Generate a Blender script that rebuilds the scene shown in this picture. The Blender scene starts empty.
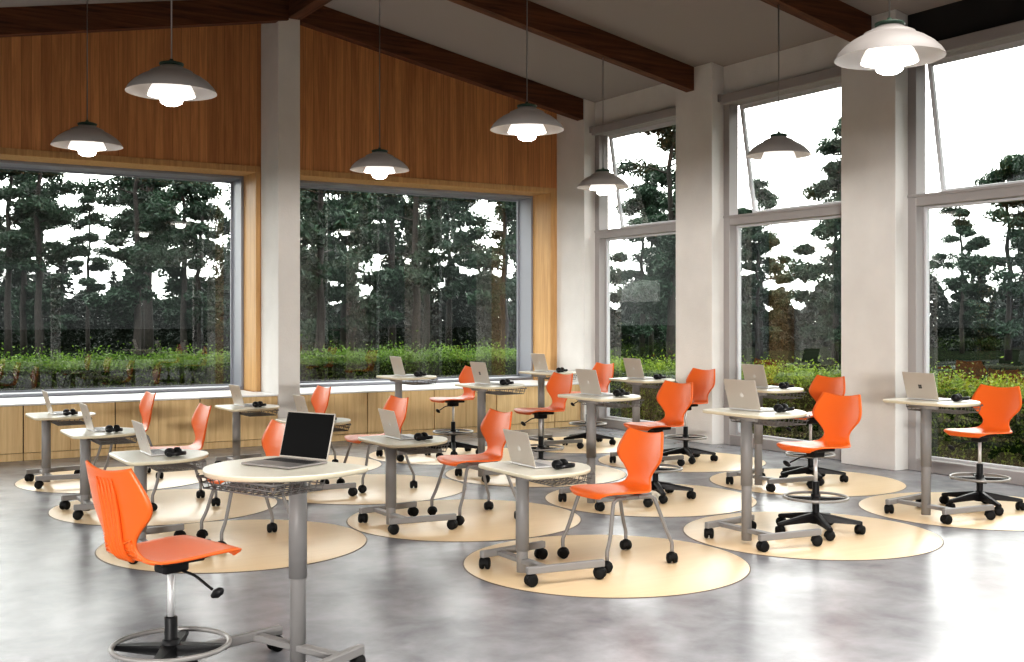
import bpy, bmesh, math, random
import numpy as np
from mathutils import Vector, Matrix

random.seed(7)
rng = np.random.default_rng(11)
PI = math.pi
R = math.radians
scene = bpy.context.scene
COL = scene.collection

# ------------------------------------------------------------------ materials
def nodes(name):
    m = bpy.data.materials.new(name)
    m.use_nodes = True
    nt = m.node_tree
    nt.nodes.clear()
    out = nt.nodes.new('ShaderNodeOutputMaterial')
    return m, nt, out

def mat(name, color, rough=0.5, metal=0.0, spec=0.5, emit=None, estr=0.0, var=0.0, vscale=8.0, bump=0.0, bscale=60.0, coat=0.0):
    m, nt, out = nodes(name)
    b = nt.nodes.new('ShaderNodeBsdfPrincipled')
    b.inputs['Base Color'].default_value = (*color, 1)
    b.inputs['Roughness'].default_value = rough
    b.inputs['Metallic'].default_value = metal
    b.inputs['Specular IOR Level'].default_value = spec
    b.inputs['Coat Weight'].default_value = coat
    if emit:
        b.inputs['Emission Color'].default_value = (*emit, 1)
        b.inputs['Emission Strength'].default_value = estr
    if var or bump:
        tc = nt.nodes.new('ShaderNodeTexCoord')
    if var:
        n = nt.nodes.new('ShaderNodeTexNoise')
        n.inputs['Scale'].default_value = vscale
        n.inputs['Detail'].default_value = 6
        nt.links.new(tc.outputs['Object'], n.inputs['Vector'])
        r = nt.nodes.new('ShaderNodeValToRGB')
        r.color_ramp.elements[0].position = 0.3
        r.color_ramp.elements[1].position = 0.7
        r.color_ramp.elements[0].color = (*[c * (1 - var) for c in color], 1)
        r.color_ramp.elements[1].color = (*[min(1, c * (1 + var)) for c in color], 1)
        nt.links.new(n.outputs['Fac'], r.inputs['Fac'])
        nt.links.new(r.outputs['Color'], b.inputs['Base Color'])
    if bump:
        n2 = nt.nodes.new('ShaderNodeTexNoise')
        n2.inputs['Scale'].default_value = bscale
        n2.inputs['Detail'].default_value = 4
        nt.links.new(tc.outputs['Object'], n2.inputs['Vector'])
        bp = nt.nodes.new('ShaderNodeBump')
        bp.inputs['Strength'].default_value = bump
        bp.inputs['Distance'].default_value = 0.01
        nt.links.new(n2.outputs['Fac'], bp.inputs['Height'])
        nt.links.new(bp.outputs['Normal'], b.inputs['Normal'])
    nt.links.new(b.outputs['BSDF'], out.inputs['Surface'])
    return m

def wood(name, dark, light, plank=None, axis='X', grain_axis='Z', rough=0.5, joint=0.35, gscale=1.0, spec=0.3):
    """wood grain stretched along grain_axis; optional boards of width `plank` side by side along `axis`"""
    m, nt, out = nodes(name)
    N, L = nt.nodes, nt.links
    b = N.new('ShaderNodeBsdfPrincipled')
    b.inputs['Roughness'].default_value = rough
    b.inputs['Specular IOR Level'].default_value = spec
    tc = N.new('ShaderNodeTexCoord')
    geo = N.new('ShaderNodeNewGeometry')
    mp = N.new('ShaderNodeMapping')
    sc = [14 * gscale] * 3
    sc['XYZ'.index(grain_axis)] = 0.7 * gscale
    mp.inputs['Scale'].default_value = sc
    L.new(geo.outputs['Position'], mp.inputs['Vector'])
    n1 = N.new('ShaderNodeTexNoise')
    n1.inputs['Scale'].default_value = 1.6
    n1.inputs['Detail'].default_value = 8
    n1.inputs['Roughness'].default_value = 0.65
    n1.inputs['Distortion'].default_value = 0.6
    L.new(mp.outputs['Vector'], n1.inputs['Vector'])
    fac = n1.outputs['Fac']
    if plank:
        sep = N.new('ShaderNodeSeparateXYZ')
        L.new(geo.outputs['Position'], sep.inputs['Vector'])
        d = N.new('ShaderNodeMath'); d.operation = 'DIVIDE'; d.inputs[1].default_value = plank
        L.new(sep.outputs[axis], d.inputs[0])
        fl = N.new('ShaderNodeMath'); fl.operation = 'FLOOR'
        L.new(d.outputs[0], fl.inputs[0])
        wn = N.new('ShaderNodeTexWhiteNoise'); wn.noise_dimensions = '1D'
        L.new(fl.outputs[0], wn.inputs['W'])
        # shift the grain per board
        add = N.new('ShaderNodeVectorMath'); add.operation = 'ADD'
        cmb = N.new('ShaderNodeCombineXYZ')
        ml = N.new('ShaderNodeMath'); ml.operation = 'MULTIPLY'; ml.inputs[1].default_value = 37.0
        L.new(wn.outputs['Value'], ml.inputs[0])
        for k in range(3):
            L.new(ml.outputs[0], cmb.inputs[k])
        L.new(mp.outputs['Vector'], add.inputs[0]); L.new(cmb.outputs[0], add.inputs[1])
        L.new(add.outputs[0], n1.inputs['Vector'])
        mx = N.new('ShaderNodeMath'); mx.operation = 'MULTIPLY_ADD'
        mx.inputs[1].default_value = 0.22
        sub = N.new('ShaderNodeMath'); sub.operation = 'SUBTRACT'; sub.inputs[1].default_value = 0.5
        L.new(wn.outputs['Value'], sub.inputs[0])
        L.new(sub.outputs[0], mx.inputs[0]); L.new(fac, mx.inputs[2])
        fac = mx.outputs[0]
    ramp = N.new('ShaderNodeValToRGB')
    ramp.color_ramp.elements[0].position = 0.28
    ramp.color_ramp.elements[1].position = 0.74
    ramp.color_ramp.elements[0].color = (*dark, 1)
    ramp.color_ramp.elements[1].color = (*light, 1)
    L.new(fac, ramp.inputs['Fac'])
    col = ramp.outputs['Color']
    if plank:
        fr = N.new('ShaderNodeMath'); fr.operation = 'FRACT'
        L.new(d.outputs[0], fr.inputs[0])
        pp = N.new('ShaderNodeMath'); pp.operation = 'PINGPONG'; pp.inputs[1].default_value = 0.5
        L.new(fr.outputs[0], pp.inputs[0])
        lt = N.new('ShaderNodeMath'); lt.operation = 'LESS_THAN'; lt.inputs[1].default_value = 0.045
        L.new(pp.outputs[0], lt.inputs[0])
        ms = N.new('ShaderNodeMath'); ms.operation = 'MULTIPLY'; ms.inputs[1].default_value = 1 - joint
        L.new(lt.outputs[0], ms.inputs[0])
        mix = N.new('ShaderNodeMixRGB'); mix.blend_type = 'MIX'
        mix.inputs['Color2'].default_value = (*[c * 0.25 for c in dark], 1)
        L.new(ms.outputs[0], mix.inputs['Fac']); L.new(col, mix.inputs['Color1'])
        col = mix.outputs['Color']
    L.new(col, b.inputs['Base Color'])
    bp = N.new('ShaderNodeBump'); bp.inputs['Strength'].default_value = 0.15; bp.inputs['Distance'].default_value = 0.004
    L.new(n1.outputs['Fac'], bp.inputs['Height']); L.new(bp.outputs['Normal'], b.inputs['Normal'])
    L.new(b.outputs['BSDF'], out.inputs['Surface'])
    return m

def concrete():
    m, nt, out = nodes('polished_concrete')
    N, L = nt.nodes, nt.links
    b = N.new('ShaderNodeBsdfPrincipled')
    geo = N.new('ShaderNodeNewGeometry')
    n1 = N.new('ShaderNodeTexNoise'); n1.inputs['Scale'].default_value = 1.1; n1.inputs['Detail'].default_value = 9
    n1.inputs['Roughness'].default_value = 0.55; n1.inputs['Distortion'].default_value = 0.25
    n2 = N.new('ShaderNodeTexNoise'); n2.inputs['Scale'].default_value = 3.6; n2.inputs['Detail'].default_value = 8
    n2.inputs['Roughness'].default_value = 0.6; n2.inputs['Distortion'].default_value = 0.3
    for n in (n1, n2):
        L.new(geo.outputs['Position'], n.inputs['Vector'])
    r1 = N.new('ShaderNodeValToRGB')
    r1.color_ramp.elements[0].position = 0.25; r1.color_ramp.elements[1].position = 0.75
    r1.color_ramp.elements[0].color = (0.125, 0.127, 0.142, 1)
    r1.color_ramp.elements[1].color = (0.325, 0.327, 0.345, 1)
    mixf = N.new('ShaderNodeMath'); mixf.operation = 'MULTIPLY_ADD'; mixf.inputs[1].default_value = 0.75
    sb = N.new('ShaderNodeMath'); sb.operation = 'SUBTRACT'; sb.inputs[1].default_value = 0.5
    L.new(n2.outputs['Fac'], sb.inputs[0]); L.new(sb.outputs[0], mixf.inputs[0]); L.new(n1.outputs['Fac'], mixf.inputs[2])
    L.new(mixf.outputs[0], r1.inputs['Fac'])
    L.new(r1.outputs['Color'], b.inputs['Base Color'])
    b.inputs['Roughness'].default_value = 0.27
    b.inputs['Specular IOR Level'].default_value = 0.36
    bp = N.new('ShaderNodeBump'); bp.inputs['Strength'].default_value = 0.03; bp.inputs['Distance'].default_value = 0.02
    L.new(b.outputs['BSDF'], out.inputs['Surface'])
    return m

def glass_mat():
    m, nt, out = nodes('window_glass')
    N, L = nt.nodes, nt.links
    tr = N.new('ShaderNodeBsdfTransparent'); tr.inputs['Color'].default_value = (0.93, 0.95, 0.94, 1)
    gl = N.new('ShaderNodeBsdfGlossy'); gl.inputs['Roughness'].default_value = 0.0
    gl.inputs['Color'].default_value = (1, 1, 1, 1)
    lw = N.new('ShaderNodeLayerWeight'); lw.inputs['Blend'].default_value = 0.5
    pw = N.new('ShaderNodeMath'); pw.operation = 'POWER'; pw.inputs[1].default_value = 4.0
    L.new(lw.outputs['Facing'], pw.inputs[0])
    ma = N.new('ShaderNodeMath'); ma.operation = 'MULTIPLY_ADD'; ma.inputs[1].default_value = 0.85; ma.inputs[2].default_value = 0.05
    L.new(pw.outputs[0], ma.inputs[0])
    mx = N.new('ShaderNodeMixShader')
    L.new(ma.outputs[0], mx.inputs['Fac']); L.new(tr.outputs[0], mx.inputs[1]); L.new(gl.outputs[0], mx.inputs[2])
    L.new(mx.outputs[0], out.inputs['Surface'])
    return m

def leaf_mat(name, c1, c2, scale=1.5, trans=0.25):
    m, nt, out = nodes(name)
    N, L = nt.nodes, nt.links
    b = N.new('ShaderNodeBsdfPrincipled'); b.inputs['Roughness'].default_value = 0.55
    b.inputs['Specular IOR Level'].default_value = 0.25
    geo = N.new('ShaderNodeNewGeometry')
    n = N.new('ShaderNodeTexNoise'); n.inputs['Scale'].default_value = scale; n.inputs['Detail'].default_value = 3
    L.new(geo.outputs['Position'], n.inputs['Vector'])
    isl = N.new('ShaderNodeMath'); isl.operation = 'MULTIPLY_ADD'; isl.inputs[1].default_value = 0.5
    L.new(geo.outputs['Random Per Island'], isl.inputs[0])
    sb = N.new('ShaderNodeMath'); sb.operation = 'SUBTRACT'; sb.inputs[1].default_value = 0.25
    L.new(n.outputs['Fac'], sb.inputs[0]); L.new(sb.outputs[0], isl.inputs[2])
    r = N.new('ShaderNodeValToRGB')
    r.color_ramp.elements[0].position = 0.25; r.color_ramp.elements[1].position = 0.8
    r.color_ramp.elements[0].color = (*c1, 1); r.color_ramp.elements[1].color = (*c2, 1)
    L.new(isl.outputs[0], r.inputs['Fac']); L.new(r.outputs['Color'], b.inputs['Base Color'])
    t = N.new('ShaderNodeBsdfTranslucent'); L.new(r.outputs['Color'], t.inputs['Color'])
    mx = N.new('ShaderNodeMixShader'); mx.inputs['Fac'].default_value = trans
    L.new(b.outputs[0], mx.inputs[1]); L.new(t.outputs[0], mx.inputs[2]); L.new(mx.outputs[0], out.inputs['Surface'])
    return m

M = {}
M['concrete'] = concrete()
M['plaster'] = mat('white_plaster', (0.72, 0.70, 0.675), 0.85, spec=0.2, var=0.04, vscale=3.0, bump=0.25, bscale=40)
M['ceiling'] = mat('grey_ceiling_paint', (0.33, 0.30, 0.285), 0.9, spec=0.1)
M['black_panel'] = mat('black_panel_paint', (0.012, 0.010, 0.010), 0.7)
M['siding'] = wood('cedar_siding', (0.44, 0.195, 0.080), (0.74, 0.37, 0.155), plank=0.11, axis='X', rough=0.55, joint=0.72)
M['casing'] = wood('casing_wood', (0.46, 0.26, 0.11), (0.68, 0.43, 0.20), rough=0.5)
M['cabinet'] = wood('cabinet_oak', (0.60, 0.405, 0.20), (0.84, 0.64, 0.365), rough=0.45)
M['gap'] = mat('shadow_gap', (0.06, 0.025, 0.012), 0.8)
M['beam'] = wood('dark_beam_wood', (0.035, 0.013, 0.007), (0.20, 0.075, 0.032), grain_axis='X', rough=0.6, gscale=0.8)
M['ridge'] = wood('dark_ridge_wood', (0.035, 0.013, 0.007), (0.20, 0.075, 0.032), grain_axis='Y', rough=0.6, gscale=0.8)
M['worktop'] = mat('white_worktop', (0.78, 0.78, 0.79), 0.35, var=0.02, vscale=2)
M['frame'] = mat('grey_window_frame', (0.36, 0.34, 0.335), 0.45, spec=0.4)
M['frame_cool'] = mat('blue_grey_window_frame', (0.30, 0.31, 0.345), 0.45, spec=0.4)
M['sash'] = mat('pale_sash_frame', (0.55, 0.55, 0.57), 0.4)
M['glass'] = glass_mat()
M['orange'] = mat('orange_plastic', (0.74, 0.140, 0.020), 0.36, spec=0.4, bump=0.03, bscale=300)
M['steel'] = mat('grey_powder_coat', (0.225, 0.217, 0.212), 0.45, spec=0.35)
M['legsteel'] = mat('grey_leg_steel', (0.185, 0.175, 0.168), 0.42, spec=0.4)
M['chrome'] = mat('bright_chrome', (0.75, 0.75, 0.75), 0.35, metal=0.5)
M['black'] = mat('black_plastic', (0.008, 0.008, 0.009), 0.45, spec=0.25)
M['rubber'] = mat('black_rubber', (0.006, 0.006, 0.006), 0.6, spec=0.2)
M['ring'] = mat('grey_ring_steel', (0.26, 0.25, 0.24), 0.35, metal=0.2)
M['tabletop'] = mat('cream_laminate', (0.76, 0.73, 0.62), 0.28, var=0.04, vscale=120, spec=0.5)
M['tableedge'] = mat('beige_edge_band', (0.60, 0.54, 0.40), 0.45)
M['wire'] = mat('dark_grey_wire', (0.15, 0.143, 0.137), 0.5, spec=0.2)
M['laptop'] = mat('silver_laptop_shell', (0.52, 0.475, 0.425), 0.4, metal=0.35)
M['deck'] = mat('silver_laptop_deck', (0.62, 0.61, 0.61), 0.35, metal=0.3)
M['deck_dark'] = mat('space_grey_deck', (0.34, 0.32, 0.31), 0.35, metal=0.5)
M['keys'] = mat('dark_keys', (0.03, 0.03, 0.03), 0.5)
M['keys_pale'] = mat('grey_keys', (0.30, 0.30, 0.31), 0.5)
M['screen'] = mat('dark_screen', (0.005, 0.005, 0.005), 0.3, spec=0.08)
M['emblem'] = mat('pale_emblem', (0.85, 0.83, 0.80), 0.25, metal=0.3)
M['emblem_dark'] = mat('dark_emblem', (0.03, 0.03, 0.03), 0.4)
M['headphone'] = mat('black_headphone_plastic', (0.006, 0.006, 0.007), 0.35, spec=0.3)
M['cushion'] = mat('black_ear_cushion', (0.007, 0.007, 0.007), 0.7, spec=0.2)
M['redaccent'] = mat('dark_red_accent', (0.10, 0.010, 0.010), 0.4)
M['mat'] = wood('tan_mat_vinyl', (0.70, 0.53, 0.33), (0.77, 0.60, 0.39), grain_axis='X', rough=0.33, gscale=0.6, spec=0.45)
M['matedge'] = mat('dark_mat_edge', (0.10, 0.075, 0.055), 0.7)
M['shade'] = mat('grey_lamp_shade', (0.42, 0.39, 0.37), 0.4)
M['shade_in'] = mat('white_shade_inside', (0.55, 0.53, 0.51), 0.5)
M['cap'] = mat('dark_green_cap', (0.035, 0.075, 0.050), 0.4)
M['dome'] = mat('glowing_inner_dome', (0.9, 0.88, 0.85), 0.5, emit=(1.0, 0.95, 0.9), estr=0.9)
M['bulb'] = mat('glowing_bulb', (1, 1, 1), 0.5, emit=(1.0, 0.96, 0.92), estr=16.0)
M['cord'] = mat('grey_lamp_cord', (0.42, 0.40, 0.39), 0.6)
M['bark'] = mat('dark_bark', (0.020, 0.016, 0.014), 0.9, var=0.4, vscale=6, bump=0.5, bscale=25)
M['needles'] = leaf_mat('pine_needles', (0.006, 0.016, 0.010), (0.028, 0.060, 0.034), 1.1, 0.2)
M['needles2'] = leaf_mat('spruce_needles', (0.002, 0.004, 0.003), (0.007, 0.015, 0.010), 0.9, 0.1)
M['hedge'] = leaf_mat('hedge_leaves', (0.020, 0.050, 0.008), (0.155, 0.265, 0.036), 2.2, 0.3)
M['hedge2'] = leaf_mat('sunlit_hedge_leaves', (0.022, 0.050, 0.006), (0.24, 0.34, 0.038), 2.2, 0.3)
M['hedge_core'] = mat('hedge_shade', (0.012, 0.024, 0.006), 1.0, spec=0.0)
M['ground'] = mat('forest_floor', (0.006, 0.008, 0.005), 1.0, spec=0.0, var=0.4, vscale=0.4)

# ------------------------------------------------------------------ mesh helpers
def NB():
    return bmesh.new()

def box(bm, lo, hi, bevel=0.0, mi=0, M4=None, segs=1):
    lo = Vector(lo); hi = Vector(hi)
    c = (lo + hi) / 2; s = hi - lo
    mtx = Matrix.Translation(c) @ Matrix.Diagonal((*s, 1))
    if M4 is not None:
        mtx = M4 @ mtx
    r = bmesh.ops.create_cube(bm, size=1.0, matrix=mtx)
    fs = set(f for v in r['verts'] for f in v.link_faces)
    for f in fs:
        f.material_index = mi
    if bevel > 0:
        es = list(set(e for v in r['verts'] for e in v.link_edges))
        bmesh.ops.bevel(bm, geom=es, offset=bevel, segments=segs, affect='EDGES', profile=0.5, material=-1)
    return bm

def ring_frame(t):
    t = t.normalized()
    a = Vector((0, 0, 1)) if abs(t.z) < 0.9 else Vector((1, 0, 0))
    u = t.cross(a).normalized()
    return u, t.cross(u).normalized()

def tube(bm, pts, r, n=10, mi=0, closed=False, cap=True, radii=None):
    pts = [Vector(p) for p in pts]
    k = len(pts)
    rings = []
    u = None
    for i, p in enumerate(pts):
        if closed:
            t = (pts[(i + 1) % k] - pts[i - 1])
        else:
            t = pts[min(i + 1, k - 1)] - pts[max(i - 1, 0)]
        t.normalize()
        if u is None:
            u, v = ring_frame(t)
        else:
            u = (u - t * u.dot(t)).normalized()
            v = t.cross(u).normalized()
        rr = radii[i] if radii else r
        rings.append([bm.verts.new(p + (u * math.cos(2 * PI * j / n) + v * math.sin(2 * PI * j / n)) * rr) for j in range(n)])
    m = k if closed else k - 1
    for i in range(m):
        a, b = rings[i], rings[(i + 1) % k]
        for j in range(n):
            f = bm.faces.new((a[j], b[j], b[(j + 1) % n], a[(j + 1) % n]))
            f.smooth = n > 4; f.material_index = mi
    if cap and not closed:
        for rg, fl in ((rings[0], False), (rings[-1], True)):
            f = bm.faces.new(rg if not fl else rg[::-1]); f.material_index = mi
    return bm

def lathe(bm, prof, n=28, mi=0, M4=None, smooth=True, mis=None):
    rings = []
    for (r, z) in prof:
        if r < 1e-5:
            v = Vector((0, 0, z)); v = M4 @ v if M4 is not None else v
            rings.append([bm.verts.new(v)])
        else:
            rg = []
            for j in range(n):
                v = Vector((r * math.cos(2 * PI * j / n), r * math.sin(2 * PI * j / n), z))
                if M4 is not None: v = M4 @ v
                rg.append(bm.verts.new(v))
            rings.append(rg)
    for i in range(len(rings) - 1):
        a, b = rings[i], rings[i + 1]
        for j in range(n):
            j2 = (j + 1) % n
            if len(a) == 1 and len(b) == 1: continue
            if len(a) == 1: f = bm.faces.new((a[0], b[j], b[j2]))
            elif len(b) == 1: f = bm.faces.new((a[j], b[0], a[j2]))
            else: f = bm.faces.new((a[j], b[j], b[j2], a[j2]))
            f.smooth = smooth; f.material_index = mis[i] if mis else mi
    return bm

def prism(bm, poly, y0, y1, mi=0, axis='Y'):
    """extrude a polygon given in XZ (axis Y) or XY (axis Z)"""
    def P(p, t):
        return (p[0], t, p[1]) if axis == 'Y' else (p[0], p[1], t)
    a = [bm.verts.new(P(p, y0)) for p in poly]
    b = [bm.verts.new(P(p, y1)) for p in poly]
    fs = [bm.faces.new(a), bm.faces.new(b[::-1])]
    n = len(poly)
    for i in range(n):
        fs.append(bm.faces.new((a[i], b[i], b[(i + 1) % n], a[(i + 1) % n])))
    for f in fs: f.material_index = mi
    return bm

def obj(name, bm, mats, parent=None, recalc=True, loc=None, **props):
    if recalc:
        bmesh.ops.recalc_face_normals(bm, faces=bm.faces[:])
    me = bpy.data.meshes.new(name)
    bm.to_mesh(me); bm.free()
    for m in (mats if isinstance(mats, (list, tuple)) else [mats]):
        me.materials.append(m)
    o = bpy.data.objects.new(name, me)
    COL.objects.link(o)
    if parent is not None: o.parent = parent
    if loc is not None: o.location = loc
    for k, v in props.items(): o[k] = v
    return o

def thing(name, label, cat, loc=(0, 0, 0), rotz=0.0, group=None):
    o = bpy.data.objects.new(name, None)
    o.empty_display_size = 0.1
    COL.objects.link(o)
    o.location = loc; o.rotation_euler = (0, 0, rotz)
    o['label'] = label; o['category'] = cat
    if group: o['group'] = group
    return o

def struct(name, bm, mats, parent=None):
    o = obj(name, bm, mats, parent)
    if parent is None: o['kind'] = 'structure'
    return o

def dup(root, loc, rotz, label, group=None):
    def cp(o, par):
        c = o.copy(); COL.objects.link(c)
        if par is not None: c.parent = par
        for ch in o.children: cp(ch, c)
        return c
    r = cp(root, None)
    r.location = loc; r.rotation_euler = (0, 0, rotz); r['label'] = label
    if group: r['group'] = group
    return r

def quads(name, centers, us, vs, m, parent=None):
    """one mesh of loose leaf blades"""
    n = len(centers)
    co = np.empty((n, 4, 3), dtype=np.float32)
    co[:, 0] = centers - us; co[:, 1] = centers - vs * 0.8
    co[:, 2] = centers + us; co[:, 3] = centers + vs
    me = bpy.data.meshes.new(name)
    me.vertices.add(n * 4); me.vertices.foreach_set('co', co.reshape(-1))
    me.loops.add(n * 4); me.loops.foreach_set('vertex_index', np.arange(n * 4, dtype=np.int32))
    me.polygons.add(n)
    me.polygons.foreach_set('loop_start', np.arange(0, n * 4, 4, dtype=np.int32))
    me.update(calc_edges=True); me.validate()
    me.materials.append(m)
    o = bpy.data.objects.new(name, me); COL.objects.link(o)
    if parent is not None: o.parent = parent
    return o

def unit(n):
    v = rng.normal(size=(n, 3)); return v / np.linalg.norm(v, axis=1, keepdims=True)

def blades(n, ln, wd, bias=None, k=0.0):
    a = unit(n)
    if bias is not None:
        a = a + np.asarray(bias) * k; a /= np.linalg.norm(a, axis=1, keepdims=True)
    b = np.cross(a, unit(n)); b /= np.linalg.norm(b, axis=1, keepdims=True) + 1e-9
    s = rng.uniform(0.7, 1.3, size=(n, 1))
    return a * ln * s, b * wd * s

# ------------------------------------------------------------------ camera
F_PX, HOR = 1115.0, 318.0
YAW = math.atan(689 / 1115)
CS, CC = math.sin(YAW), math.cos(YAW)
cam = bpy.data.cameras.new('camera')
cam.sensor_fit = 'HORIZONTAL'; cam.sensor_width = 36.0
cam.lens = 36.0 * F_PX / 1024.0
cam.shift_y = -(331.0 - HOR) / 1024.0
cam.clip_end = 500
camo = bpy.data.objects.new('camera', cam); COL.objects.link(camo)
camo.location = (0, 0, 1.6); camo.rotation_euler = (PI / 2, 0, -YAW)
scene.camera = camo
def ray(u):
    t = (u - 512) / F_PX
    return (CS + t * CC, CC - t * CS)

# ------------------------------------------------------------------ room shell
XL, YR = -3.2, -4.2                     # unseen sides
XR, YB = 9.745, 14.16                   # window plane, panelled wall
RX, RZ, SL = 5.09, 5.68, 0.19           # ridge
def roof(x): return RZ - SL * abs(x - RX)

b = NB(); box(b, (XL - .2, YR - .2, -0.2), (10.0, 15.15, 0)); struct('floor', b, M['concrete'])
b = NB()
prism(b, [(XL - .3, roof(XL - .3)), (RX, RZ), (10.4, roof(10.4)), (10.4, roof(10.4) + .25), (RX, RZ + .25), (XL - .3, roof(XL - .3) + .25)], YR - .3, 15.5)
struct('ceiling', b, M['ceiling'])

# back wall, panelled above two wide openings
O1 = (-2.4, 4.81); O2 = (5.30, 9.435); OZ0, OZ1 = 0.618, 3.505
b = NB()
prism(b, [(XL, OZ1 + .02), (10.0, OZ1 + .02), (10.0, roof(10.0)), (RX, RZ), (XL, roof(XL))], YB, 15.1)
box(b, (XL, YB, 0), (10.0, 15.1, OZ0 - .02))
box(b, (XL, YB, OZ0 - .02), (O1[0] - .02, 15.1, OZ1 + .02))
box(b, (O1[1] + .02, YB, OZ0 - .02), (O2[0] - .02, 15.1, OZ1 + .02))
box(b, (O2[1] + .02, YB, OZ0 - .02), (10.0, 15.1, OZ1 + .02))
struct('wall_back', b, M['siding'])
# casings round the two openings: face strip and deep lining
tn = 0
for (x0, x1, e0, e1) in ((O1[0], O1[1], .06, .06), (O2[0], O2[1], .06, .115)):
    b = NB()
    box(b, (x0 - e0, YB - .014, OZ1), (x1 + e1, YB + .004, OZ1 + .078), .003)
    box(b, (x1, YB - .014, OZ0 + .02), (x1 + e1, YB + .004, OZ1), .003)
    box(b, (x0 - e0, YB - .014, OZ0 + .02), (x0, YB + .004, OZ1), .003)
    box(b, (x0, YB - .01, OZ1), (x1, 14.64, OZ1 + .0195))
    box(b, (x1, YB - .01, OZ0 + .02), (x1 + .0195, 14.64, OZ1 + .0195))
    box(b, (x0 - .0195, YB - .01, OZ0 + .02), (x0, 14.64, OZ1 + .0195))
    tn += 1
    struct('trim_%d' % tn, b, M['casing'])
# steel window boxes set deep in the openings
for wn, (x0, x1) in ((1, O1), (2, O2)):
    b = NB()
    y0, y1, t = 14.645, 15.07, .035
    box(b, (x0, y0, OZ1 - t), (x1, y1, OZ1), .003)
    box(b, (x0, y0, .638), (x1, y1, .678), .003)
    box(b, (x1 - t, y0, .678), (x1, y1, OZ1 - t), .003)
    box(b, (x0, y0, .678), (x0 + t, y1, OZ1 - t), .003)
    w = struct('window_%d' % wn, b, M['frame_cool'])
    b = NB()
    box(b, (x0 + t - .005, 15.03, .675), (x1 - t + .005, 15.034, OZ1 - t + .004))
    obj('pane', b, M['glass'], w)
    b = NB()
    for (a0, a1, c0, c1) in ((x0 + t, x1 - t, OZ1 - t - .028, OZ1 - t), (x0 + t, x1 - t, .678, .70), (x0 + t, x0 + t + .028, .70, OZ1 - t - .028), (x1 - t - .028, x1 - t, .70, OZ1 - t - .028)):
        box(b, (a0, 15.0, c0), (a1, 15.028, c1))
    obj('glazing_bead', b, M['frame_cool'], w)

# white columns
colspan = [(-.66, .06), (2.19, 2.91), (5.02, 5.74), (7.82, 8.555), (10.652, 11.36), (13.43, 14.158)]
for (y0, y1) in colspan:
    b = NB(); box(b, (9.55, y0, 0), (10.0, y1, roof(9.55) + .01), .006)
    struct('column', b, M['plaster'])
b = NB(); box(b, (4.88, 13.5, 0), (5.17, 14.158, roof(4.99) - .02), .006)
struct('column', b, M['plaster'])

# roof beams: each runs across, falling from the ridge both ways
for (y0, y1) in ((13.45, 13.60), (10.99, 11.14), (8.13, 8.28), (5.29, 5.44), (2.45, 2.60), (-.38, -.23)):
    for (xa, xb) in ((5.18, 9.548), (XL + .01, 5.0)):
        b = NB()
        prism(b, [(xa, roof(xa) - .30), (xb, roof(xb) - .30), (xb, roof(xb) + .005), (xa, roof(xa) + .005)], y0, y1)
        struct('beam', b, M['beam'])
b = NB(); box(b, (5.0, YR, 5.395), (5.18, 13.62, 5.675), .004)
struct('ridge_beam', b, M['ridge'])

# glazed side wall on the right
spans = [(colspan[i][1], colspan[i + 1][0]) for i in range(len(colspan) - 1)] + [(YR, colspan[0][0])]
b = NB()
for i, (y0, y1) in enumerate(spans):
    if i not in (2,):
        box(b, (XR, y0, 4.43), (10.0, y1, roof(XR) + .01))
box(b, (XR, 14.158, 0), (10.0, 15.1, roof(XR)))
struct('wall_right', b, M['plaster'])
b = NB(); box(b, (XR, spans[2][0], 4.43), (10.0, spans[2][1], roof(XR) + .01))
struct('wall_right_panel', b, M['black_panel'])
wn = 2
for (y0, y1) in spans[::-1]:
    wn += 1
    b = NB()
    fw = .105
    x0, x1 = XR, 9.90
    box(b, (x0, y0, 0), (x1, y0 + fw, 4.43), .004)
    box(b, (x0, y1 - fw, 0), (x1, y1, 4.43), .004)
    box(b, (x0, y0 + fw, 0), (x1, y1 - fw, .125), .004)
    box(b, (x0, y0 + fw, 4.30), (x1, y1 - fw, 4.43), .004)
    box(b, (x0 - .012, y0 + .001, 2.865), (x1, y1 - .001, 2.895), .004)
    box(b, (x0, y0 + fw, 2.772), (x1, y1 - fw, 2.865), .004)
    w = struct('window_%d' % wn, b, M['frame'])
    b = NB()
    ya, yb = y0 + fw, y1 - fw
    for (p, q, c0, c1) in ((ya, yb, .125, .15), (ya, yb, 2.745, 2.772), (ya, ya + .03, .15, 2.745), (yb - .03, yb, .15, 2.745)):
        box(b, (9.865, p, c0), (9.925, q, c1), .003)
    obj('sash', b, M['sash'], w)
    b = NB(); box(b, (9.893, ya + .02, .14), (9.897, yb - .02, 2.76)); obj('pane', b, M['glass'], w)
    # top-hung upper sash, pushed open at the foot
    H = 4.335 - 2.905
    b = NB()
    s = .048
    box(b, (-.022, ya + .004, -.085), (.022, yb - .004, 0), .003)
    box(b, (-.022, ya + .004, -H), (.022, yb - .004, -H + s), .003)
    box(b, (-.022, ya + .004, -H + s), (.022, ya + .004 + s, -.085), .003)
    box(b, (-.022, yb - .004 - s, -H + s), (.022, yb - .004, -.085), .003)
    sa = obj('opening_sash', b, M['sash'], w, loc=(9.927, 0, 4.335))
    sa.rotation_euler = (0, -R(9.5), 0)
    b = NB(); box(b, (-.002, ya + .03, -H + .03), (.002, yb - .03, -.03)); obj('pane', b, M['glass'], sa)
    b = NB()
    box(b, (9.665, y0 + .02, 4.30), (9.742, y1 - .02, 4.425), .012, segs=2)
    box(b, (9.64, y1 - .045, 4.335), (9.742, y1 - .002, 4.43), .004)
    obj('shade_box', b, M['frame'], w)

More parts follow.
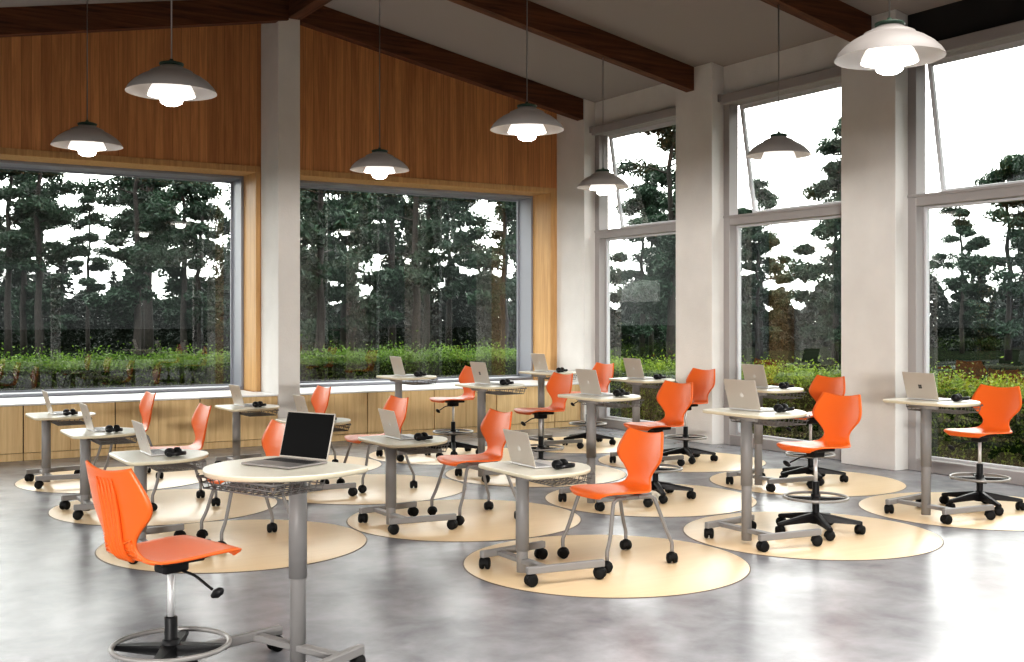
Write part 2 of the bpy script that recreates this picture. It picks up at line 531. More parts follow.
# unseen sides: sill, header and slim posts with assumed open glazing between, to let low light in
b = NB()
box(b, (XL - .2, YR, 3.15), (XL, 15.1, roof(XL)))
box(b, (XL - .2, YR, 0), (XL, 15.1, .35))
for y in (4.6, 9.0, 13.4):
    box(b, (XL - .2, y, .35), (XL, y + .22, 3.15))
struct('wall_left', b, M['plaster'])
b = NB()
prism(b, [(XL, 3.15), (10.0, 3.15), (10.0, roof(10.0)), (RX, RZ), (XL, roof(XL))], YR - .2, YR)
box(b, (XL, YR - .2, 0), (10.0, YR, .35))
for x in (5.6, 9.7):
    box(b, (x, YR - .2, .35), (x + .25, YR, 3.15))
struct('wall_front', b, M['plaster'])

# ------------------------------------------------------------------ low cabinets with worktop
def cabinet(xa, xb, label, doors=2):
    t = thing('low_cabinet', label, 'cabinet', ((xa + xb) / 2, 13.8, 0), 0, 'oak cabinets under the windows')
    w = xb - xa; h = w / 2 - .005
    b = NB(); box(b, (-h, -.265, .075), (h, .345, .616)); obj('carcass', b, M['gap'], t)
    b = NB(); box(b, (-h, -.287, 0), (h, -.20, .082), .002); obj('plinth', b, M['cabinet'], t)
    n = doors
    for k in range(n):
        p = -h + (2 * h) * k / n; q = -h + (2 * h) * (k + 1) / n
        b = NB(); box(b, (p + .0015, -.297, .088), (q - .0015, -.266, .614), .0015)
        obj('door', b, M['cabinet'], t)
    return t
edges1 = [-1.06, -.07, .92, 1.91, 2.903, 3.895, 4.878]
names1 = [None, None, None, 'low oak two-door cabinet under the left window, behind the corner desk',
          'low oak two-door cabinet, third along from the left of the white pillar',
          'low oak two-door cabinet against the pillar, on the corner desk side']
lab1 = ['low oak two-door cabinet under the left-hand window, sixth from the pillar',
        'low oak two-door cabinet under the left-hand window, fifth from the pillar',
        'low oak two-door cabinet under the left-hand window, fourth from the pillar',
        'low oak two-door cabinet under the left-hand window, third from the pillar',
        'low oak two-door cabinet under the left-hand window, second from the pillar',
        'low oak two-door cabinet under the left-hand window, touching the white pillar']
for k in range(6): cabinet(edges1[k], edges1[k + 1], lab1[k])
edges2 = [5.172, 6.106, 7.098, 8.09, 9.08, 9.545]
lab2 = ['low oak two-door cabinet under the second back window, touching the white pillar',
        'low oak two-door cabinet under the second back window, second along from the pillar',
        'low oak two-door cabinet under the second back window, third along from the pillar',
        'low oak two-door cabinet under the second back window, fourth along from the pillar',
        'narrow single-door oak cabinet filling the corner beside the glazed side wall']
for k in range(5): cabinet(edges2[k], edges2[k + 1], lab2[k], 2 if k < 4 else 1)
for (xa, xb, lb) in ((-2.4, 4.878, 'long white worktop on the low cabinets under the left-hand window'),
                     (5.172, 9.545, 'white worktop on the low cabinets under the second back window')):
    b = NB()
    xe = min(xb, O2[1] - .002) if xa > 5 else O1[1] - .002
    xs = xa if xa < 0 else O2[0] + .002
    box(b, (xa, 13.498, .618), (xb, YB - .016, .637), .002)
    box(b, (xs + .03, YB - .016, .618), (xe - .03, 14.643, .637))
    # joints between the slabs
    o = obj('worktop', b, M['worktop'])
    o['label'] = lb; o['category'] = 'worktop'; o['group'] = 'white worktops under the back windows'

# ------------------------------------------------------------------ casters
def caster_bm(r=.033, mi=0):
    """twin-wheel furniture caster, origin on the floor"""
    b = NB()
    for s in (-1, 1):
        m4 = Matrix.Translation((0, s * .0185, r)) @ Matrix.Rotation(PI / 2, 4, 'X')
        lathe(b, [(0, -.0165), (r * .6, -.0165), (r * .9, -.013), (r, -.005), (r, .005), (r * .9, .013), (r * .6, .0165), (0, .0165)], 18, 0, m4)
    # hood and stem
    m4 = Matrix.Translation((-.004, 0, r + .002)) @ Matrix.Diagonal((1, .80, 1, 1))
    lathe(b, [(0, .038), (.020, .036), (.034, .024), (.041, .004), (.040, -.008), (0, -.008)], 16, 0, m4)
    tube(b, [(0, 0, r), (0, 0, 2 * r + .022)], .008, 8)
    return b
def with_mesh(name, src, parent, loc, rotz=0):
    o = bpy.data.objects.new(name, src.data); COL.objects.link(o)
    o.parent = parent; o.location = loc; o.rotation_euler = (0, 0, rotz); return o

# ------------------------------------------------------------------ chair shell
def catmull(P, n):
    out = []
    k = len(P)
    for i in range(k - 1):
        p0, p1, p2, p3 = P[max(i - 1, 0)], P[i], P[i + 1], P[min(i + 2, k - 1)]
        for j in range(n):
            t = j / n
            out.append(tuple(0.5 * ((2 * b_) + (-a + c) * t + (2 * a - 5 * b_ + 4 * c - d) * t * t + (-a + 3 * b_ - 3 * c + d) * t ** 3)
                             for a, b_, c, d in zip(p0, p1, p2, p3)))
    out.append(tuple(P[-1]))
    return out

# x forward, z up from seat level, half width, edge rise (seat) / edge wrap (back)
PROFILE = [
    (.268, -.012, .140, .0), (.264, .013, .180, .0), (.232, .027, .203, .002), (.140, .026, .214, .006),
    (.010, .016, .212, .010), (-.075, .014, .205, .010), (-.130, .021, .190, .006), (-.165, .038, .150, .004), (-.185, .070, .122, .008),
    (-.196, .106, .126, .014), (-.203, .148, .163, .022), (-.210, .197, .218, .034), (-.217, .236, .236, .040),
    (-.226, .281, .228, .036), (-.239, .336, .206, .028), (-.254, .394, .178, .020)]
def shell_bm():
    b = NB()
    st = catmull(PROFILE, 4)
    nt = 18
    th = .011
    top, bot = [], []
    m = len(st)
    for i, (x, z, w, e) in enumerate(st):
        a = st[max(i - 1, 0)]; c = st[min(i + 1, m - 1)]
        tx, tz = c[0] - a[0], c[1] - a[1]
        ln = math.hypot(tx, tz) or 1
        nx, nz = tz / ln, -tx / ln           # normal towards the sitter
        if i < 4: pass
        rt, rb = [], []
        s = i / (m - 1)
        for j in range(nt + 1):
            t = -1 + 2 * j / nt
            lift = e * abs(t) ** 2.2
            dz = 0
            if s > 0.72:                      # top edge: pointed corners, dipped middle
                dz = (s - 0.72) / 0.28 * (.016 * abs(t) ** 1.5 - .016)
            # front corners rounded
            dx = 0
            if s < 0.2: dx = -(0.2 - s) / 0.2 * .02 * abs(t) ** 3
            p = Vector((x + dx + nx * lift, t * w, z + dz + nz * lift))
            n = Vector((nx, -0.25 * t * (1 if s > .5 else .3), nz)).normalized()
            rt.append(b.verts.new(p)); rb.append(b.verts.new(p - n * th))
        top.append(rt); bot.append(rb)
    def q(a, b_, c, d):
        f = b.faces.new((a, b_, c, d)); f.smooth = True
    for i in range(m - 1):
        for j in range(nt):
            q(top[i][j], top[i][j + 1], top[i + 1][j + 1], top[i + 1][j])
            q(bot[i][j], bot[i + 1][j], bot[i + 1][j + 1], bot[i][j + 1])
        q(top[i][0], top[i + 1][0], bot[i + 1][0], bot[i][0])
        q(top[i][nt], bot[i][nt], bot[i + 1][nt], top[i + 1][nt])
    for j in range(nt):
        q(top[0][j], bot[0][j], bot[0][j + 1], top[0][j + 1])
        q(top[m - 1][j], top[m - 1][j + 1], bot[m - 1][j + 1], bot[m - 1][j])
    bmesh.ops.recalc_face_normals(b, faces=b.faces[:])
    # five raised ribs down the rear of the back, a band at the waist and side gussets
    i0, i1 = int(m * .44), int(m * .955)
    for k in range(-2, 3):
        pts = []
        rad = []
        for i in range(i0, i1):
            x, z, w, e = st[i]
            a = st[i - 1]; c = st[min(i + 1, m - 1)]
            tx, tz = c[0] - a[0], c[1] - a[1]; ln = math.hypot(tx, tz)
            nx, nz = tz / ln, -tx / ln
            fac = (i - i0) / (i1 - i0)
            pts.append((x - nx * .015, k * (.024 + .006 * fac), z - nz * .015))
            rad.append(.0100 * min(1, 6 * (1 - fac)) + .0005)
        tube(b, pts, .008, 8, radii=rad)
    def at(i, t, off):
        x, z, w, e = st[i]
        a = st[i - 1]; c = st[min(i + 1, m - 1)]
        tx, tz = c[0] - a[0], c[1] - a[1]; ln = math.hypot(tx, tz)
        nx, nz = tz / ln, -tx / ln
        lf = e * abs(t) ** 2.2
        return (x + nx * (lf - off), t * w, z + nz * (lf - off))
    ib = int(m * .60)
    tube(b, [at(ib - int(3 * (1 - abs(t))), t, .012) for t in np.linspace(-.86, .86, 13)], .006, 6)
    for i in (int(m * .46), int(m * .50), int(m * .54)):
        for s in (-1, 1):
            tube(b, [at(i, s * .95, .010), at(i, s * .5, .012)], .007, 6)
    for k in (-1, 1):
        tube(b, [at(i, k * .90, .010) for i in range(int(m * .40), int(m * .60))], .007, 6)
    return b
shell0 = obj('seat', shell_bm(), M['orange'])
SHELL = shell0.data
bpy.data.objects.remove(shell0)
def part(name, data, parent, loc=(0, 0, 0), rotz=0):
    o = bpy.data.objects.new(name, data); COL.objects.link(o); o.parent = parent
    o.location = loc; o.rotation_euler = (0, 0, rotz); return o
def meshof(name, bm, mats):
    o = obj(name, bm, mats); d = o.data; bpy.data.objects.remove(o); return d
CASTER = meshof('caster', caster_bm(.037), M['rubber'])
CASTER_S = meshof('caster', caster_bm(.033), M['rubber'])

def make_chair(label, group):
    t = thing('classroom_chair', label, 'chair', group=group)
    part('seat', SHELL, t, (0, 0, .452))
    b = NB()
    for s in (-1, 1):
        tube(b, [(.10, s * .165, .438), (-.09, s * .165, .438)], .0125, 10)
    for x in (.10, -.09):
        tube(b, [(x, -.18, .436), (x, .18, .436)], .0125, 10)
    box(b, (-.11, -.09, .440), (.11, .09, .452), .003)
    obj('seat_frame', b, M['legsteel'], t)
    for s in (-1, 1):
        for (fx, tx_) in ((.262, .135), (-.262, -.125)):
            d = 1 if fx > 0 else -1
            P = [(tx_ - d * .075, s * .168, .438), (tx_, s * .182, .436), (tx_ + d * .030, s * .190, .422), (tx_ + d * .044, s * .196, .396),
                 (fx - d * .036, s * .230, .22), (fx - d * .008, s * .243, .150), (fx, s * .246, .125), (fx, s * .246, .075)]
            b = NB(); tube(b, catmull(P, 3), .0125, 10)
            lg = obj('leg', b, M['legsteel'], t)
            part('caster', CASTER_S, lg, (fx, s * .246, 0), R(25 + 80 * s + 40 * d))
    return t

def make_stool(label, group):
    t = thing('drafting_stool', label, 'stool', group=group)
    part('seat', SHELL, t, (-.033, 0, .628))
    b = NB()
    box(b, (-.10, -.10, .606), (.10, .10, .630), .006)
    box(b, (-.055, -.045, .560), (.06, .045, .608), .012, segs=2)
    mech = obj('seat_plate', b, M['black'], t)
    b = NB(); tube(b, catmull([(.03, -.04, .565), (.05, -.10, .552), (.07, -.155, .520), (.078, -.185, .505)], 3), .006, 8)
    m4 = Matrix.Translation((.086, -.21, .493)) @ Matrix.Rotation(R(16), 4, 'Z') @ Matrix.Rotation(R(60), 4, 'X')
    lathe(b, [(0, -.034), (.010, -.030), (.019, -.005), (.017, .018), (.008, .032), (0, .034)], 12, 0, m4)
    obj('lever', b, M['black'], mech)
    b = NB(); tube(b, [(0, 0, .36), (0, 0, .565)], .0135, 16); obj('gas_lift', b, M['chrome'], t)
    b = NB(); lathe(b, [(0, .075), (.036, .075), (.036, .125), (.026, .14), (.026, .374), (.024, .378), (0, .378)], 20)
    obj('post', b, M['black'], t)
    b = NB()
    tube(b, [(.232 * math.cos(a), .232 * math.sin(a), .262) for a in np.linspace(0, 2 * PI, 49)[:-1]], .0105, 10, closed=True)
    ring = obj('foot_ring', b, M['ring'], t)
    b = NB()
    lathe(b, [(.026, .215), (.036, .218), (.036, .285), (.026, .288)], 18)
    for k in range(4):
        a = PI / 4 + k * PI / 2
        m4 = Matrix.Rotation(a, 4, 'Z')
        v = [m4 @ Vector(p) for p in ((.028, -.030, .222), (.028, .030, .222), (.028, .030, .266), (.028, -.030, .266),
                                      (.230, -.013, .242), (.230, .013, .242), (.230, .013, .262), (.230, -.013, .262))]
        vs = [b.verts.new(p) for p in v]
        for f in ((0, 1, 2, 3), (7, 6, 5, 4), (0, 4, 5, 1), (1, 5, 6, 2), (2, 6, 7, 3), (3, 7, 4, 0)): b.faces.new([vs[i] for i in f])
    obj('ring_arms', b, M['black'], ring)
    b = NB(); lathe(b, [(0, .068), (.045, .068), (.050, .085), (.046, .125), (.034, .15), (0, .15)], 20)
    obj('hub', b, M['black'], t)
    for k in range(5):
        a = R(98 + 180 + 72 * k)
        m4 = Matrix.Rotation(a, 4, 'Z')
        b = NB()
        secs = [(.02, .030, .080, .148), (.12, .026, .078, .132), (.24, .021, .074, .110), (.315, .019, .070, .097), (.333, .014, .072, .092)]
        rings = []
        for (x, w, z0, z1) in secs:
            rings.append([b.verts.new(m4 @ Vector(p)) for p in ((x, -w, z0), (x, w, z0), (x, w, z1 - .012), (x, w * .55, z1), (x, -w * .55, z1), (x, -w, z1 - .012))])
        for i in range(len(rings) - 1):
            for j in range(6):
                b.faces.new((rings[i][j], rings[i + 1][j], rings[i + 1][(j + 1) % 6], rings[i][(j + 1) % 6]))
        b.faces.new(rings[0]); b.faces.new(rings[-1][::-1])
        lg = obj('leg', b, M['black'], t)
        part('caster', CASTER_S, lg, (.315 * math.cos(a), .315 * math.sin(a), 0), a + 1.1)
    return t

# ------------------------------------------------------------------ desk
def outline():
    """rounded shield: flat edge away from the sitter, bowed edge towards the sitter (+x)"""
    P = [(-.205, 0), (-.203, .20), (-.198, .290), (-.170, .330), (-.10, .345), (.03, .350), (.15, .328), (.255, .274), (.328, .192), (.380, .096), (.40, 0)]
    half = catmull(P, 5)
    pts = half + [(x, -y) for (x, y) in half[-2:0:-1]]
    return pts
OUT = outline()
def tabletop_bm(z):
    b = NB()
    def ringat(k, zz):
        out = []
        for (x, y) in OUT:
            out.append(b.verts.new((x * k + .09 * (1 - k) + .055, y * k, zz)))
        return out
    rs = [ringat(.985, z - .024), ringat(1.0, z - .019), ringat(1.0, z - .004), ringat(.990, z)]
    n = len(OUT)
    for i in range(3):
        for j in range(n):
            f = b.faces.new((rs[i][j], rs[i][(j + 1) % n], rs[i + 1][(j + 1) % n], rs[i + 1][j]))
            f.material_index = 1 if i < 2 else 0; f.smooth = True
    f = b.faces.new(rs[-1]); f.material_index = 0
    f = b.faces.new(rs[0][::-1]); f.material_index = 1
    return b

def make_desk(h, label, group):
    t = thing('student_desk', label, 'desk', group=group)
    obj('tabletop', tabletop_bm(h), [M['tabletop'], M['tableedge']], t)
    # telescopic pole: wide sleeve above, slimmer tube below
    zj = .41 if h > .8 else .155
    b = NB()
    lathe(b, [(0, .022), (.036, .022), (.036, zj + .02)], 28)
    lathe(b, [(.0365, zj), (.0415, zj), (.0415, h - .036), (0, h - .036)], 28)
    pole = obj('pole', b, M['steel'], t)
    b = NB(); box(b, (-.08, -.11, h - .037), (.06, .11, h - .0235), .003)
    tube(b, [(-.03, -.13, h - .045), (-.03, .13, h - .045)], .016, 10)
    obj('mounting_plate', b, M['steel'], t)
    b = NB(); box(b, (-.024, -.285, .078), (.030, .285, .108), .004); obj('crossbar', b, M['steel'], t)
    for s in (-1, 1):
        y0, y1 = s * .272, s * .330
        ang = math.atan2(y1 - y0, .465)
        m4 = Matrix.Translation((-.11, y0, 0)) @ Matrix.Rotation(ang, 4, 'Z')
        b = NB(); box(b, (-.03, -.019, .074), (.495, .019, .118), .005, M4=m4)
        ft = obj('foot', b, M['steel'], t)
        for x in (0.0, .468):
            p = m4 @ Vector((x, 0, 0))
            part('caster', CASTER, ft, (p.x, p.y, 0), R(200 + 30 * s + 300 * x))
    # wire basket under the top
    b = NB()
    z0, z1 = h - .036, h - .088
    xa, xb, ya, yb = .07, .35, -.23, .23
    def rect(z, e, r):
        tube(b, [(xa - e, ya - e, z), (xb + e, ya - e, z), (xb + e, yb + e, z), (xa - e, yb + e, z)], r, 6, closed=True)
    rect(z0, .02, .0045); rect(z1, 0, .0035); rect((z0 + z1) / 2, .01, .003)
    for k in range(12):
        y = ya + (yb - ya) * k / 11
        tube(b, [(xa - .02, y, z0), (xa, y, z1), (xb, y, z1), (xb + .02, y, z0)], .0027, 5)
    for k in range(7):
        x = xa + (xb - xa) * k / 6
        tube(b, [(x, ya - .02, z0), (x, ya, z1), (x, yb, z1), (x, yb + .02, z0)], .0027, 5)
    for x in (xa - .02, xb + .02):
        for y in (ya - .02, yb + .02):
            tube(b, [(x, y, z0), (x * .98, y * .98, h - .022)], .004, 6)
    obj('wire_basket', b, M['wire'], t)
    return t

# ------------------------------------------------------------------ laptop
def emblem_fruit(b, cx, cy, s, z):
    pts = []
    for k in range(40):
        a = 2 * PI * k / 40
        r = 1 + .06 * math.cos(2 * a) - .16 * max(0, math.sin(a)) ** 12 - .10 * max(0, -math.sin(a)) ** 12
        x, y = r * math.cos(a) * .92, r * math.sin(a)
        d = math.hypot(x - 1.12, y - .12)
        if d < .42:
            k2 = .42 / d; x, y = 1.12 + (x - 1.12) * k2, .12 + (y - .12) * k2
        pts.append((cx + x * s, cy + y * s))
    prism(b, pts, z, z + .0008, axis='Z')
    lf = [(cx + (.05 + .42 * t) * s, cy + (1.1 + .45 * t + sg * .16 * math.sin(PI * t)) * s) for sg, ts in ((1, (0, .25, .5, .75, 1)), (-1, (.75, .5, .25))) for t in ts]
    prism(b, lf, z, z + .0008, axis='Z')
def make_laptop(label, group, kind='fruit', lean=16):
    """origin under the hinge; user on +x"""
    dark = kind == 'dark'
    t = thing('laptop', label, 'laptop', group=group)
    W, D = .154, (.240 if dark else .212)
    b = NB(); box(b, (-.004, -W, .0025), (D, W, .0125), .004, segs=2)
    base = obj('base', b, M['deck_dark' if dark else 'deck'], t)
    b = NB()
    for r in range(5):
        for k in range(13):
            w = (2 * W - .03) / 13
            y = -W + .015 + k * w
            x = .028 + r * .0185
            if r == 4 and 3 <= k <= 8:
                if k == 3: box(b, (x, y, .0125), (x + .0155, y + 6 * w - .003, .0134))
                continue
            box(b, (x, y, .0125), (x + .0155, y + w - .003, .0134))
    obj('keyboard', b, M['keys' if dark else 'keys_pale'], base)
    b = NB(); box(b, (.132, -.052, .0125), (.196, .052, .0129)); obj('trackpad', b, M['deck_dark' if dark else 'deck'], base)
    # lid built flat pointing up z, then leaned back
    b = NB(); box(b, (-.003, -W, 0), (.003, W, .220), .0025, segs=2)
    lid = obj('screen', b, M['laptop'], t, loc=(0, 0, .0135)); lid.rotation_euler = (0, -R(lean), 0)
    b = NB(); box(b, (.003, -W + .005, .008), (.0038, W - .005, .214)); obj('display', b, M['screen'], lid)
    b = NB()
    if kind == 'fruit':
        emblem_fruit(b, 0, 0, .0165, 0)
    elif kind == 'squares':
        for sx in (-1, 1):
            for sy in (-1, 1):
                box(b, (sx * .0085 - .0075, sy * .0085 - .0075, 0), (sx * .0085 + .0075, sy * .0085 + .0075, .0008))
    if kind != 'dark':
        e = obj('emblem', b, M['emblem' if kind == 'fruit' else 'emblem_dark'], lid, loc=(-.0031, 0, .103))
        # plane XY of the emblem -> facing -x, up = +z, left/right as seen from behind the lid
        e.rotation_euler = Matrix(((0, 0, -1), (-1, 0, 0), (0, 1, 0))).to_euler()
    else:
        b.free()
    return t

# ------------------------------------------------------------------ headphones lying on a desk
def make_headphones(label, group):
    t = thing('headphones', label, 'headphones', group=group)
    t.scale = (.84, .84, .80)
    b = NB()
    pts = [(.085 * math.cos(a), .078 * math.sin(a), .026 + .014 * math.sin(a)) for a in np.linspace(R(-12), R(192), 25)]
    for i in range(len(pts)):
        pass
    n = 8
    rings = []
    for i, a in enumerate(np.linspace(R(-12), R(192), 25)):
        c = Vector((.070 * math.cos(a), .080 * math.sin(a), .024 + .012 * max(0, math.sin(a))))
        o_ = Vector((math.cos(a), math.sin(a), 0))
        prof = [(-.006, -.014), (.004, -.016), (.008, -.008), (.008, .008), (.004, .016), (-.006, .014), (-.010, .006), (-.010, -.006)]
        rings.append([b.verts.new(c + o_ * p + Vector((0, 0, 1)) * q_) for (p, q_) in prof])
    for i in range(len(rings) - 1):
        for j in range(n):
            f = b.faces.new((rings[i][j], rings[i + 1][j], rings[i + 1][(j + 1) % n], rings[i][(j + 1) % n])); f.smooth = True
    b.faces.new(rings[0]); b.faces.new(rings[-1][::-1])
    obj('headband', b, M['headphone'], t)
    for s in (-1, 1):
        m4 = Matrix.Translation((s * .040, -.030, .038)) @ Matrix.Rotation(R(12 * s), 4, 'Z') @ Matrix.Rotation(s * R(82), 4, 'Y') @ Matrix.Diagonal((1, 1.12, 1, 1))
        b = NB()
        lathe(b, [(0, .026), (.020, .025), (.032, .018), (.037, .006), (.037, -.002), (.034, -.006), (0, -.006)], 22, 0, m4)
        cup = obj('ear_cup', b, M['headphone'], t)
        b = NB()
        lathe(b, [(.016, -.008), (.016, -.020), (.026, -.026), (.036, -.020), (.038, -.008), (.036, -.004), (.016, -.008)], 22, 0, m4)
        obj('ear_cushion', b, M['cushion'], cup)
        b = NB()
        lathe(b, [(0, .0275), (.017, .0268), (.019, .0252)], 18, 0, m4)
        obj('cup_badge', b, M['redaccent' if s < 0 else 'headphone'], cup)
    return t

# ------------------------------------------------------------------ floor mats
def make_mat(label, group):
    b = NB()
    r = .93
    lathe(b, [(0, .004), (r - .006, .004), (r, .002), (r + .002, 0.0002)], 96, mis=[0, 1, 1])
    o = obj('round_floor_mat', b, [M['mat'], M['matedge']])
    o['label'] = label; o['category'] = 'floor mat'; o['group'] = group
    return o

# ------------------------------------------------------------------ lay the stations out
XC = (1.715, 3.58, 5.46, 7.40)
YC = (5.85, 7.73, 9.59, 11.47)
FILES = {1: 'file of three low desks', 2: 'file of four low desks', 3: 'inner file of tall desks', 4: 'outer file of tall desks'}
def place_words(i, j):
    if i == 1:
        return {2: 'frontmost', 3: 'middle one', 4: 'backmost'}[j] + ' in the ' + FILES[i]
    return {1: 'frontmost', 2: 'second from front', 3: 'third from front', 4: 'backmost'}[j] + ' in the ' + FILES[i]
CREAM = {True: 'cream-topped desk on casters, ', False: 'cream-topped desk on casters, '}
first = {}
jit = lambda s: random.uniform(-s, s)
for i in range(1, 5):
    for j in range(1, 5):
        if (i, j) == (1, 1): continue
        x0, yc = XC[i - 1], YC[j - 1]
        low = i < 3
        px, py = x0 + .11, yc
        pw = place_words(i, j)
        h = .665 if low else .931
        # mat
        lab = 'tan mat under the desk ' + pw
        loc = (x0 + .77, yc + .03, 0)
        if 'mat' not in first:
            first['mat'] = make_mat(lab, 'round mats under the desks'); first['mat'].location = loc
        else:
            dup(first['mat'], loc, 0, lab)
        # desk
        key = 'desk_low' if low else 'desk_tall'
        lab = CREAM[low] + pw
        loc = (px, py, .004)
        if key not in first:
            first[key] = make_desk(h, lab, 'low desks' if low else 'tall desks'); first[key].location = loc
        else:
            dup(first[key], loc, 0, lab)
        # seat
        sx = x0 + (.865 if low else .835); sy = yc + .03
        rz = PI + R(jit(2.0))
        key = 'chair' if low else 'stool'
        if low:
            lab = 'orange chair at the desk ' + pw
        else:
            lab = 'orange stool at the desk ' + pw
        if key not in first:
            first[key] = (make_chair if low else make_stool)(lab, 'orange low chairs' if low else 'orange stools at the tall desks')
            first[key].location = (sx, sy, .004); first[key].rotation_euler = (0, 0, rz)
        else:
            dup(first[key], (sx, sy, .004), rz, lab)
        # laptop
        lk = 'squares' if (i, j) in ((4, 1), (3, 3)) else 'fruit'
        if lk == 'squares':
            lab = 'silver laptop with square emblem, desk ' + pw
        else:
            lab = 'silver laptop on the desk ' + pw
        loc = (x0 + .165, yc + .075, h + .004)
        key = 'laptop' + lk
        if key not in first:
            first[key] = make_laptop(lab, 'silver student laptops', lk); first[key].location = loc
            first[key].rotation_euler = (0, 0, 0)
        else:
            dup(first[key], loc, R(jit(2.5)), lab)
        # headphones
        lab = 'black headphones on the desk ' + pw
        loc = (px + .19, yc - .175, h + .004)
        if 'hp' not in first:
            first['hp'] = make_headphones(lab, 'headphones on the student desks'); first['hp'].location = loc
            first['hp'].rotation_euler = (0, 0, R(200))
        else:
            dup(first['hp'], loc, R(200 + jit(12)), lab)
# the teacher's place, turned the other way
ta = R(202)
TP = (1.853, 4.867)
dup(first['desk_tall'], (*TP, 0), ta, 'tall desk facing all the others, holding the black-screened laptop', 'tall desks')
lp = make_laptop('open dark grey laptop with black screen on the desk facing all others', 'teacher laptop', 'dark', 15)
del lp['group']
hx, hy = 1.900, 4.925
lp.location = (hx, hy, .931); lp.rotation_euler = (0, 0, R(204))
dup(first['stool'], (1.213, 4.622, 0), R(15), 'orange stool with ribbed back seen from behind, at the desk facing all others', 'orange stools at the tall desks')

# ------------------------------------------------------------------ pendant lamps
def make_pendant(label, zr):
    """origin at the rim centre"""
    t = thing('pendant_lamp', label, 'pendant lamp', group='pendant lamps')
    b = NB()
    prof = [(.322, 0), (.319, .008), (.300, .040), (.262, .080), (.212, .115), (.165, .138), (.155, .143), (.150, .154), (.112, .172), (.085, .180), (.080, .192), (0, .195)]
    inn = [(0, .170), (.10, .160), (.16, .128), (.205, .108), (.255, .073), (.294, .034), (.314, .006), (.322, 0)]
    lathe(b, prof, 48, 0)
    lathe(b, inn, 48, 1)
    obj('shade', b, [M['shade'], M['shade_in']], t)
    b = NB(); lathe(b, [(0, .196), (.082, .196), (.088, .204), (.086, .214), (.06, .222), (.02, .226), (.012, .245), (0, .246)], 28)
    obj('cap', b, M['cap'], t)
    b = NB(); lathe(b, [(.168, -.022), (.162, .005), (.140, .05), (.105, .085), (.06, .105), (.055, .16)], 36)
    obj('inner_dome', b, M['dome'], t)
    b = NB(); lathe(b, [(0, -.095), (.045, -.092), (.075, -.075), (.083, -.045), (.080, .0), (.06, .04), (.035, .06), (.03, .1)], 28)
    obj('bulb', b, M['bulb'], t)
    return t
LAMPS = [(171.5, 92.7, 8.205, 'grey dome pendant lamp in the upper left, larger of two before the panelled wall'),
         (87.2, 146.2, 11.065, 'grey dome pendant lamp before the left window head, smaller of two there'),
         (379.6, 170.2, 11.065, 'grey dome pendant lamp just right of the white pillar, at the window head'),
         (527, 130, 8.205, 'grey dome pendant lamp beneath the second beam, below the panelled wall corner'),
         (603, 187.5, 11.065, 'smallest grey dome pendant lamp, beside the corner column and first side window'),
         (778.7, 155.7, 8.205, 'grey dome pendant lamp against the upper pane of the middle side window'),
         (889.5, 58.5, 4.53, 'largest and nearest pendant lamp, pale dome below the black panel')]
def on_y(u, v, y):
    r = ray(u); d = y / r[1]
    return r[0] * d, y, 1.6 + (HOR - v) * d / F_PX
LAMPS = [(*on_y(u, v, y), lb) for (u, v, y, lb) in LAMPS]
lam0 = None
for k, (x, y, z, lb) in enumerate(LAMPS):
    if lam0 is None:
        lam0 = make_pendant(lb, z); lam0.location = (x, y, z); o = lam0
    else:
        o = dup(lam0, (x, y, z), 0, lb)
    r = ray(0)
    if y > 5: zt = roof(x) - .30
    else: zt = roof(x)
    b = NB(); tube(b, [(0, 0, .24), (0, 0, zt - z + .01)], .0055, 6); obj('cord', b, M['cord'], o)

# ------------------------------------------------------------------ outside
b = NB(); box(b, (-160, -160, -.42), (200, 220, -.24)); struct('ground', b, M['ground'])

def hedge(name, lo, hi, n, m, label, size=.028):
    lo = np.array(lo); hi = np.array(hi); s = hi - lo
    t = thing(name, label, 'hedge')
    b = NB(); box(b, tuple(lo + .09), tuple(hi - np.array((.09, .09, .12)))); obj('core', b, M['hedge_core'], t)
    # leaves near the skin of the block
    areas = np.array([s[0] * s[2], s[0] * s[2], s[1] * s[2], s[1] * s[2], s[0] * s[1] * 1.6])
    f = rng.choice(5, size=n, p=areas / areas.sum())
    p = lo + rng.random((n, 3)) * s
    d = np.abs(rng.normal(0, .05, n))
    p[f == 0, 1] = lo[1] + d[f == 0]; p[f == 1, 1] = hi[1] - d[f == 1]
    p[f == 2, 0] = lo[0] + d[f == 2]; p[f == 3, 0] = hi[0] - d[f == 3]
    k = f == 4
    bump = .04 * np.sin(p[:, 0] * 7 + 3 * np.sin(p[:, 1] * 5)) + .03 * np.sin(p[:, 1] * 9 + p[:, 0] * 2)
    p[k, 2] = hi[2] + bump[k] + rng.exponential(.045, k.sum()) - .07
    us, vs = blades(n, size, size * .55, (0, 0, 1), .5)
    quads('leaves', p, us, vs, m, t)
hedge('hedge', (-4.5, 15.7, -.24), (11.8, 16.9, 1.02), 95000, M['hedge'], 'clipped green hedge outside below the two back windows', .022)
hedge('hedge', (10.45, -3.0, -.24), (11.7, 15.6, .86), 110000, M['hedge2'], 'sunlit yellow-green hedge outside along the glazed side wall', .020)

